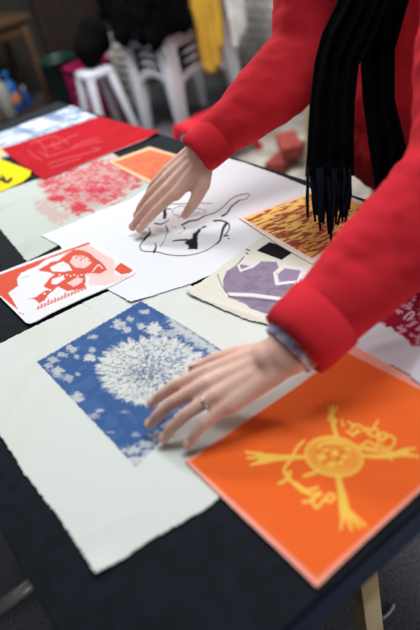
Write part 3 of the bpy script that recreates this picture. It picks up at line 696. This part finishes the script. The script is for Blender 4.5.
bottle((1.36, 4.64, .127), (20, 90, 160), (30, 110, 170), 'blue bottle with orange band under the desk', (190, 120, 70), 1.1)
bottle((1.44, 4.62, .127), (14, 70, 130), (190, 190, 195), 'small blue bottle with white cap under the desk', None, .6)
bottle((1.27, 4.57, .127), (150, 148, 140), (225, 226, 224), 'grey bottle with white cap before the cardboard box', None, 1.25)
bm = bmesh.new(); box(bm, (1.0, 4.65, .716), (1.42, 4.95, .86)); box(bm, (.99, 4.64, .84), (1.43, 4.96, .88)); tag(finish('storage_box', bm, mat('black_card', (18, 17, 17), .7), bevel=.006), 'black lidded storage box on the desk', 'box')

# bits on the floor
a, b = on_plane(-12, 617, .012), on_plane(48, 572, .012)
bm = bmesh.new(); tube(bm, [a, a * .5 + b * .5, b], .016, 14)
tag(finish('metal_pole', bm, mat('grey_metal', (150, 150, 148), .4, metal=.3)), 'grey metal pole lying on the floor at lower left under table', 'pole')
bm = bmesh.new(); P = [on_plane(x, y, .004) for x, y in ((380, 617), (384, 617.5), (388, 614), (392, 609), (394, 604.5))]
tube(bm, P, .0032, 8); tag(finish('cable_scrap', bm, mat('white_cord', (170, 172, 176), .5)), 'short curled white scrap of cord on the dark floor', 'cord')

bm = bmesh.new(); box(bm, (1.30, 1.35, 0), (2.50, 3.0, .006)); tag(finish('ground_sheet', bm, mat('pale_dust_sheet', (176, 170, 160), .9, noise=(7, (132, 124, 114), 5))), 'pale dusty sheet spread on the floor below the brick wall', 'sheet')
bm = bmesh.new()
box(bm, (-.14, -.05, 0), (.14, .05, .055), Matrix.Translation((1.87, 2.36, .0065)) @ Matrix.Rotation(.4, 4, 'Z')); 
tag(finish('brick', bm, mat('red_clay', (140, 52, 44), .8, noise=(40, (110, 40, 34), 3)), bevel=.005), 'lower red brick on the pale sheet behind the reaching arm', 'brick', 'loose red bricks on the pale sheet')
bm = bmesh.new(); box(bm, (-.11, -.05, 0), (.11, .05, .06), Matrix.Translation((1.89, 2.35, .062)) @ Matrix.Rotation(1.0, 4, 'Z'))
tag(finish('brick', bm, mat('red_clay_dark', (150, 60, 52), .8, noise=(40, (120, 44, 36), 3)), bevel=.005), 'red brick lying crosswise on top of the other brick', 'brick', 'loose red bricks on the pale sheet')

# ------------------------------------------------------------------ the person
skin = mat('skin', (226, 184, 166), .5, noise=(30, (220, 172, 154), 4), bump=(300, .15, .0006), spec=.35)
skin.node_tree.nodes['Principled BSDF'].inputs['Subsurface Weight'].default_value = .12
skin.node_tree.nodes['Principled BSDF'].inputs['Subsurface Radius'].default_value = (.01, .004, .002)
V = Vector
pelvis = V((1.06, .85, .92)); chest = V((1.02, .80, 1.16)); neck0 = V((.93, .79, 1.38)); neck1 = V((.86, .79, 1.46)); headc = V((.80, .79, 1.56))
RS, RE, RW = V((.94, .95, 1.30)), at_depth(312, 54, 1.11), V((.565, .930, .885))      # right arm (far)
LS, LE = V((.90, .60, 1.27)), at_depth(466, 176, .74)
LW = at_depth(282, 356, .717)
person = empty('person', (1.12, .8, 0), 'person in red sweater and black fringed scarf, leaning over the prints', 'person')
bmB = bmesh.new(); nails = []; TIPS = {}
def hand(wrist, fwd, back, side, curls, spread, key, sc=1.0, thumb=None):
    """side=+1 when the thumb lies at fwd x back"""
    f = fwd.normalized(); z = (back - f * back.dot(f)).normalized(); x = f.cross(z) * side
    W = lambda a, b, c: wrist + (x * a + f * b + z * c) * sc
    heads = [(.027, .088, 0), (.009, .092, .003), (-.010, .087, .002), (-.027, .079, -.002)]
    lens = [(.043, .026, .021), (.047, .029, .022), (.043, .027, .021), (.034, .020, .019)]
    rad = [(.0092, .0083, .0075, .0064), (.0094, .0085, .0077, .0065), (.0090, .0081, .0073, .0062), (.0080, .0072, .0065, .0056)]
    capsule(bmB, W(0, -.03, 0), .0255 * sc, W(0, .012, 0), .0235 * sc)
    capsule(bmB, W(.011, -.01, 0), .018 * sc, W(.013, .02, 0), .016 * sc); capsule(bmB, W(-.011, -.01, 0), .018 * sc, W(-.012, .02, 0), .015 * sc)
    for i, (hx, hy, hz) in enumerate(heads):
        capsule(bmB, W(hx * .55, .012, -.002), .0145 * sc, W(hx, hy, hz - .003), .0112 * sc)
        if i: capsule(bmB, W((hx + heads[i - 1][0]) / 2 * .8, .02, -.003), .0135 * sc, W((hx + heads[i - 1][0]) / 2, .072, -.004), .0115 * sc)
        p = V((hx, hy, hz)); ang = 0; sp = spread[i]
        for j in range(3):
            ang += curls[i][j]
            d = V((math.sin(sp) * math.cos(ang), math.cos(sp) * math.cos(ang), -math.sin(ang)))
            q = p + d * lens[i][j]
            capsule(bmB, W(*p), rad[i][j] * sc, W(*q), rad[i][j + 1] * sc)
            if j == 2:
                nz = V((math.sin(sp) * math.sin(ang), math.cos(sp) * math.sin(ang), math.cos(ang)))
                nails.append((W(*(p + d * lens[i][j] * .85 + nz * (rad[i][3] - .0006))), (W(*(p + d)) - W(*p)).normalized(), (W(*(p + nz)) - W(*p)).normalized(), rad[i][3] * .8 * sc))
            p = q
        TIPS[key, i] = W(*p)
    T = thumb or [(.016, .018, -.006), (.040, .048, -.016), (.054, .080, -.022), (.058, .108, -.026)]
    for j, (r0, r1) in enumerate(((.0165, .0125), (.0122, .0100), (.0098, .0076))): capsule(bmB, W(*T[j]), r0 * sc, W(*T[j + 1]), r1 * sc)
    capsule(bmB, W(.018, .03, -.008), .014 * sc, W(.026, .066, -.008), .010 * sc)
    TIPS[key, 4] = W(*T[3])
    dd = (W(*T[3]) - W(*T[2])).normalized(); nn = (x * .6 + z * .8); nn = (nn - dd * nn.dot(dd)).normalized()
    nails.append((W(*T[3]) - dd * .003 + nn * .0068, dd, nn, .0066 * sc))

# right hand: reaches down on to the white cloth
fR = V((-.142, .080, -.098)); bR = V((-.45, -.25, .85))
hand(RW, fR, bR, -1, [(-.02, .10, .10), (.0, .16, .14), (.04, .22, .2), (.08, .3, .25)], [.0, .0, -.02, -.04], 'R', 1.07,
     thumb=[(.016, .018, -.006), (.040, .044, -.018), (.048, .076, -.026), (.046, .102, -.036)])
# left hand: presses the edge of the dandelion cloth
fL = at_depth(166, 412, .730) - LW; bL = V((-.10, -.22, .95))
hand(LW, fL, bL, 1, [(.10, .25, .2), (.12, .28, .22), (.12, .3, .24), (.14, .3, .22)], [.12, .03, -.06, -.16], 'L', .97)
for kk, vv in TIPS.items(): LOG('TIP', kk, [round(c, 3) for c in vv], [round(c) for c in proj(vv)])
LOG('LW', LW, 'RW', proj(RW), 'RE', proj(RE), 'LE', proj(LE))

def limb(bm, pts, rads):
    for i in range(len(pts) - 1): capsule(bm, pts[i], rads[i], pts[i + 1], rads[i + 1], 18)
def between(a, b, t): return a + (b - a) * t
# arms, trunk, neck, head, legs in one skin surface
limb(bmB, [RS, between(RS, RE, .5), RE, between(RE, RW, .35), RW], [.05, .043, .037, .039, .026])
limb(bmB, [LS, between(LS, LE, .5), LE, between(LE, LW, .35), LW], [.05, .043, .037, .038, .026])
blobe(bmB, pelvis, (.12, .165, .12)); blobe(bmB, between(pelvis, chest, .45), (.105, .135, .15)); blobe(bmB, chest, (.115, .155, .16))
capsule(bmB, V((.95, .66, 1.30)), .055, V((.95, .92, 1.31)), .055); capsule(bmB, neck0 - V((-.02, 0, .06)), .065, neck0, .055); capsule(bmB, neck0, .052, neck1 + V((-.01, 0, .03)), .05)
# head looks down and towards the table
hf = V((-.80, -.05, -.60)).normalized(); hs = V((0, 1, 0)); hs = (hs - hf * hs.dot(hf)).normalized(); hu = hs.cross(hf) * -1
if hu.z < 0: hu = -hu
H = lambda a, b, c: headc + hf * a + hs * b + hu * c
Hm = Matrix((hf, hs, hu)).transposed()
blobe(bmB, H(-.01, 0, .03), (.095, .075, .092), Hm); blobe(bmB, H(.025, 0, -.03), (.066, .058, .085), Hm); blobe(bmB, H(.055, 0, -.085), (.03, .03, .024), Hm)
capsule(bmB, H(.078, 0, .014), .008, H(.097, 0, -.022), .010); blobe(bmB, H(.087, .011, -.026), (.012, .008, .007), Hm); blobe(bmB, H(.087, -.011, -.026), (.012, .008, .007), Hm)
capsule(bmB, H(.070, -.040, .030), .008, H(.074, 0, .030), .010); capsule(bmB, H(.074, 0, .030), .010, H(.070, .040, .030), .008)
for s in (-1, 1): blobe(bmB, H(-.005, s * .074, -.005), (.018, .010, .032), Hm); blobe(bmB, H(.055, s * .038, -.03), (.024, .02, .02), Hm)
capsule(bmB, H(.086, -.018, -.055), .007, H(.086, .018, -.055), .007)
hipL, hipR = pelvis + V((0, -.09, -.05)), pelvis + V((0, .09, -.05))
for hp, s in ((hipL, -1), (hipR, 1)):
    kn = V((1.10, hp.y + s * .01, .50)); an = V((1.16, hp.y + s * .02, .09))
    limb(bmB, [hp, between(hp, kn, .5), kn, between(kn, an, .35), an], [.085, .072, .055, .054, .038]); capsule(bmB, an + V((.02, 0, -.05)), .035, an + V((-.15, s * .02, -.06)), .028)
body = fuse(bmB, .0028, 3, 'body', skin, person)
red_m = mat('red_knit', (208, 40, 52), .9, noise=(9, (194, 34, 46), 3), bump=(700, .5, .0012), spec=.15, sheen=.0)
bm = bmesh.new()
RC = between(RE, RW, .95); LC = between(LE, LW, .82)
limb(bm, [RS, between(RS, RE, .5), RE, between(RE, RC, .5), RC], [.076, .072, .070, .058, .039])
limb(bm, [LS, between(LS, LE, .5), LE, between(LE, LC, .5), LC], [.084, .078, .068, .058, .046])
blobe(bm, pelvis + V((-.01, .02, -.06)), (.155, .22, .18)); blobe(bm, pelvis + V((-.005, .02, -.19)), (.15, .225, .15)); blobe(bm, between(pelvis, chest, .45) + V((-.01, .02, 0)), (.145, .205, .18)); blobe(bm, chest + V((0, .02, 0)), (.148, .205, .18))
capsule(bm, V((.95, .66, 1.295)), .072, V((.95, .92, 1.305)), .072); capsule(bm, neck0 - V((-.03, 0, .07)), .085, neck0 - V((-.01, 0, .03)), .070)
sw = fuse(bm, .006, 8, 'sweater', red_m, person, [(16, 16, 12, .006), (45, 30, 30, .0022)], 11)
# ribbed cuff bands
for (C0, W0, r) in ((RC, RW, .0385), (LC, LW, .0460)):
    bm = bmesh.new(); dv = (W0 - C0).normalized(); a = C0 - dv * .0; n = 60
    u = dv.orthogonal().normalized(); w = dv.cross(u); rings = []
    for (h, rr) in ((-.02, r - .004), (-.016, r + .002), (.022, r + .0005), (.036, r - .002), (.037, r - .006), (.02, r - .008)):
        rings.append([bm.verts.new(a + dv * h + (u * math.cos(2 * math.pi * k / n) + w * math.sin(2 * math.pi * k / n)) * (rr + (.0008 if k % 2 else 0))) for k in range(n)])
    for q0, q1 in zip(rings, rings[1:]):
        for k in range(n): bm.faces.new((q0[k], q0[(k + 1) % n], q1[(k + 1) % n], q1[k]))
    finish('cuff', bm, red_m, person)
# pale shirt cuff with lavender stripes peeping out of the left sleeve
shirt_m = mat('striped_shirt', (240, 236, 246), .8, noise=(120, (150, 130, 190), 2))
bm = bmesh.new(); dv = (LW - LC).normalized(); u = dv.orthogonal().normalized(); w = dv.cross(u); rings = []
for (h, rr) in ((.0, .036), (.02, .0355), (.046, .0335), (.047, .031), (.03, .030)):
    rings.append([bm.verts.new(LC + dv * h + (u * math.cos(2 * math.pi * k / 40) + w * math.sin(2 * math.pi * k / 40)) * (rr + .0012 * math.sin(k * 1.3))) for k in range(40)])
for q0, q1 in zip(rings, rings[1:]):
    for k in range(40): bm.faces.new((q0[k], q0[(k + 1) % 40], q1[(k + 1) % 40], q1[k]))
finish('shirt_cuff', bm, shirt_m, person)['label'] = 'pale lavender striped shirt cuff'
# trousers, shoes
bm = bmesh.new(); blobe(bm, pelvis + V((0, 0, -.05)), (.132, .178, .12))
for hp, s in ((hipL, -1), (hipR, 1)):
    kn = V((1.10, hp.y + s * .01, .50)); an = V((1.16, hp.y + s * .02, .10)); limb(bm, [hp, between(hp, kn, .5), kn, an], [.10, .088, .070, .058])
fuse(bm, .008, 5, 'trousers', mat('dark_denim', (28, 32, 44), .85, bump=(300, .3, .001)), person, [(12, 12, 12, .006)], 3)
for hp, s in ((hipL, -1), (hipR, 1)):
    bm = bmesh.new(); y = hp.y + s * .02
    capsule(bm, (1.19, y, .047), .040, (1.04, y + s * .012, .042), .040); capsule(bm, (1.18, y, .08), .046, (1.165, y, .12), .046); capsule(bm, (1.04, y + s * .012, .04), .038, (.99, y + s * .018, .038), .034)
    for v in bm.verts: v.co.z = max(v.co.z, .004)
    fuse(bm, .005, 4, 'shoe', mat('black_leather', (18, 17, 16), .4), person)
# hair, eyes, lips
bm = bmesh.new()
blobe(bm, H(-.025, 0, .045), (.095, .086, .092), Hm); blobe(bm, H(-.06, 0, .0), (.062, .082, .10), Hm)
for s in (-1, 1): capsule(bm, H(-.02, s * .078, .03), .022, H(-.04, s * .078, -.10), .020)
fuse(bm, .005, 4, 'hair', mat('dark_brown_hair', (40, 26, 20), .55, noise=(60, (26, 16, 12), 2)), person, [(120, 25, 25, .003)], 6)
for s in (-1, 1):
    bm = bmesh.new(); blobe(bm, H(.070, s * .031, .004), (.011, .014, .010), Hm); e = finish('eye', bm, mat('eye_white', (226, 222, 216), .2), person)
    bm = bmesh.new(); blobe(bm, H(.0788, s * .031, .003), (.003, .0055, .0055), Hm); finish('iris', bm, mat('brown_iris', (52, 32, 20), .2), e)
bm = bmesh.new(); blobe(bm, H(.092, 0, -.052), (.005, .023, .0045), Hm); blobe(bm, H(.092, 0, -.059), (.005, .019, .005), Hm); finish('lips', bm, mat('lip_pink', (178, 92, 88), .4), person)
nail_m = mat('nail_pink', (228, 184, 170), .25)
for (p, d, nz, r) in nails:
    bm = bmesh.new(); x = d.cross(nz); blobe(bm, p, (r, r * 1.25, .0011), Matrix((x, d, nz)).transposed(), 12); finish('fingernail', bm, nail_m, person)

# scarf: two black woven ends with tassels, hung round the neck
sc_m = mat('black_scarf', (2, 2, 4), 1.0, noise=(30, (4, 4, 8), 3), bump=(500, .5, .001), spec=.05)
tas_m = mat('navy_black_yarn', (8, 10, 22), .9, spec=.08)
SCF = empty('scarf', (0, 0, 0), None, None); SCF.parent = person; SCF.location = -Vector(person.location)
def band(name, rows, folds, thick=.006, seed=0):
    """rows: (left point, right point) top to bottom; a folded cloth band with real thickness"""
    n = 40; bm = bmesh.new(); F_, B_ = [], []
    rows = [(Vector(a), Vector(b)) for a, b in rows]; R2 = []
    for i in range(len(rows) - 1):
        for t in np.linspace(0, 1, 7)[:-1]: R2.append((rows[i][0].lerp(rows[i + 1][0], t), rows[i][1].lerp(rows[i + 1][1], t)))
    R2.append(rows[-1])
    for j, (a, b) in enumerate(R2):
        nx = (b - a).cross(R2[min(j + 1, len(R2) - 1)][0] - R2[max(j - 1, 0)][0]).normalized()
        fr, bk = [], []
        for i in range(n + 1):
            t = i / n; p = a.lerp(b, t) + nx * (.006 * math.sin(t * folds * 2 * math.pi + seed + .04 * j) + .002 * math.sin(t * folds * 5 + j * .1))
            fr.append(bm.verts.new(p + nx * thick / 2)); bk.append(bm.verts.new(p - nx * thick / 2))
        F_.append(fr); B_.append(bk)
    for j in range(len(R2) - 1):
        for i in range(n):
            bm.faces.new((F_[j][i], F_[j][i + 1], F_[j + 1][i + 1], F_[j + 1][i])); bm.faces.new((B_[j][i], B_[j + 1][i], B_[j + 1][i + 1], B_[j][i + 1]))
        bm.faces.new((F_[j][0], F_[j + 1][0], B_[j + 1][0], B_[j][0])); bm.faces.new((F_[j][n], B_[j][n], B_[j + 1][n], F_[j + 1][n]))
    for i in range(n):
        bm.faces.new((F_[0][i], B_[0][i], B_[0][i + 1], F_[0][i + 1])); bm.faces.new((F_[-1][i], F_[-1][i + 1], B_[-1][i + 1], B_[-1][i]))
    return finish(name, bm, sc_m, SCF)
A = at_depth
rows_front = [(V((.875, .86, 1.42)), V((.885, .80, 1.42))), (A(352, -60, .90), A(402, -60, .92)), (A(345, -10, .91), A(392, -10, .93)), (A(324, 32, .915), A(372, 40, .93)), (A(317, 60, .92), A(357, 66, .935)), (A(312, 100, .925), A(353, 104, .94)), (A(309, 150, .93), A(352, 150, .945)), (A(307, 176, .935), A(352, 176, .95))]
f1 = band('woven_end', rows_front, 3.5)
rows_back = [(V((.865, .78, 1.42)), V((.875, .72, 1.42))), (A(372, -60, .94), A(424, -60, .96)), (A(364, 0, .97), A(408, 0, .98)), (A(362, 50, .99), A(394, 50, 1.0)), (A(364, 100, 1.0), A(394, 100, 1.01)), (A(370, 150, 1.0), A(406, 148, 1.01)), (A(374, 182, 1.0), A(400, 190, 1.01)), (A(378, 215, 1.0), A(396, 225, 1.01))]
f2 = band('woven_end', rows_back, 2.5, seed=2)
bm = bmesh.new()   # loop round the neck
tube(bm, [V((.875, .83, 1.42)), V((.93, .875, 1.43)), V((.99, .84, 1.42)), V((1.0, .79, 1.415)), V((.98, .74, 1.42)), V((.93, .71, 1.43)), V((.87, .75, 1.42)), V((.845, .79, 1.405)), V((.875, .83, 1.42))], .032, 14, (1, 1.2))
finish('neck_loop', bm, sc_m, SCF)
rr = random.Random(4)
for i in range(34):
    t = (i + .5) / 34; x0 = 307.5 + 44 * t + rr.uniform(-1, 1); dep = .935 + .015 * t + rr.uniform(-.012, .012)
    ln = rr.choice([rr.uniform(42, 62), rr.uniform(30, 58)]); ln += 10 * math.exp(-((t - .5) / .22) ** 2); ln = min(ln, 72); dx = rr.uniform(-5, 4) + (5 if t < .25 else -4 if t > .8 else 0)
    if i == 16: ln = 80; dx = 3
    y0 = 168
    P = [A(x0, y0, dep), A(x0 + dx * .15 + rr.uniform(-1, 1), y0 + ln * .3, dep + .002), A(x0 + dx * .5 + rr.uniform(-1.5, 1.5), y0 + ln * .65, dep + .004), A(x0 + dx, y0 + ln, dep + .006)]
    bm = bmesh.new(); tube(bm, P, [.0020, .0023, .0025, .0017], 7); tube(bm, [p + V((rr.uniform(.001, .003), .001, 0)) for p in P], [.0018, .0021, .0022, .0012], 7)
    finish('tassel', bm, tas_m, SCF)
# ring on the left hand
bm = bmesh.new(); f = fL.normalized(); z = (bL - f * bL.dot(f)).normalized(); x = f.cross(z)
c = LW + (x * -.0115 + f * (.087 + .016) + z * -.0005) * .97
tube(bm, [c + (x * math.cos(a) + z * math.sin(a)) * .0098 for a in np.linspace(0, 2 * math.pi, 25)], .0012, 8); finish('ring', bm, mat('silver', (220, 220, 225), .2, metal=1), person)

# ------------------------------------------------------------------ light
def area(name, loc, target, size, power, col=(1, 1, 1), sy=None):
    l = bpy.data.lights.new(name, 'AREA'); l.energy = power; l.size = size; l.color = col
    if sy: l.shape = 'RECTANGLE'; l.size_y = sy
    o = bpy.data.objects.new(name, l); C.objects.link(o); o.location = loc
    o.rotation_euler = (Vector(target) - Vector(loc)).to_track_quat('-Z', 'Y').to_euler(); return o
area('skylight', (1.12, .42, 2.85), (.50, .75, .7), .8, 34, (.97, .985, 1.0))
area('overhead_fill', (.25, .9, 2.8), (.3, .9, .7), 1.0, 11, (.97, .985, 1.0))  # added soft fill over the table, not a real lamp
area('far_window', (.6, 4.2, 2.6), (.5, .7, .75), 1.4, 28, (.95, .98, 1.0))
area('wall_fill', (1.1, 2.9, 2.75), (2.5, 3.1, .3), 1.0, 105, (.98, .98, 1.0))  # added to brighten the brick wall and stacked chairs, no window here
area('low_fill', (1.0, -1.3, .75), (.45, .35, .3), .6, 12, (.97, .98, 1.0))  # added low fill for the near table edge and leg, no actual window
w = bpy.data.worlds.new('world'); bpy.context.scene.world = w; w.use_nodes = True
w.node_tree.nodes['Background'].inputs[0].default_value = (.75, .85, 1, 1); w.node_tree.nodes['Background'].inputs[1].default_value = .045

# ------------------------------------------------------------------ camera
cd = bpy.data.cameras.new('camera'); cam = bpy.data.objects.new('camera', cd); C.objects.link(cam)
cd.sensor_fit = 'VERTICAL'; cd.sensor_height = 36; cd.sensor_width = 24; cd.lens = F / 630 * 36
M = Matrix.Identity(4)
for r in range(3):
    M[r][0] = R[r][0]; M[r][1] = -R[r][1]; M[r][2] = -R[r][2]; M[r][3] = CAM[r]
cam.matrix_world = M; cd.clip_start = .02
cd.dof.use_dof = True; cd.dof.focus_distance = 1.02; cd.dof.aperture_fstop = 2.4
sc = bpy.context.scene; sc.camera = cam
sc.view_settings.view_transform = 'Standard'; sc.view_settings.look = 'None'; sc.view_settings.gamma = 1; sc.view_settings.exposure = 0.0
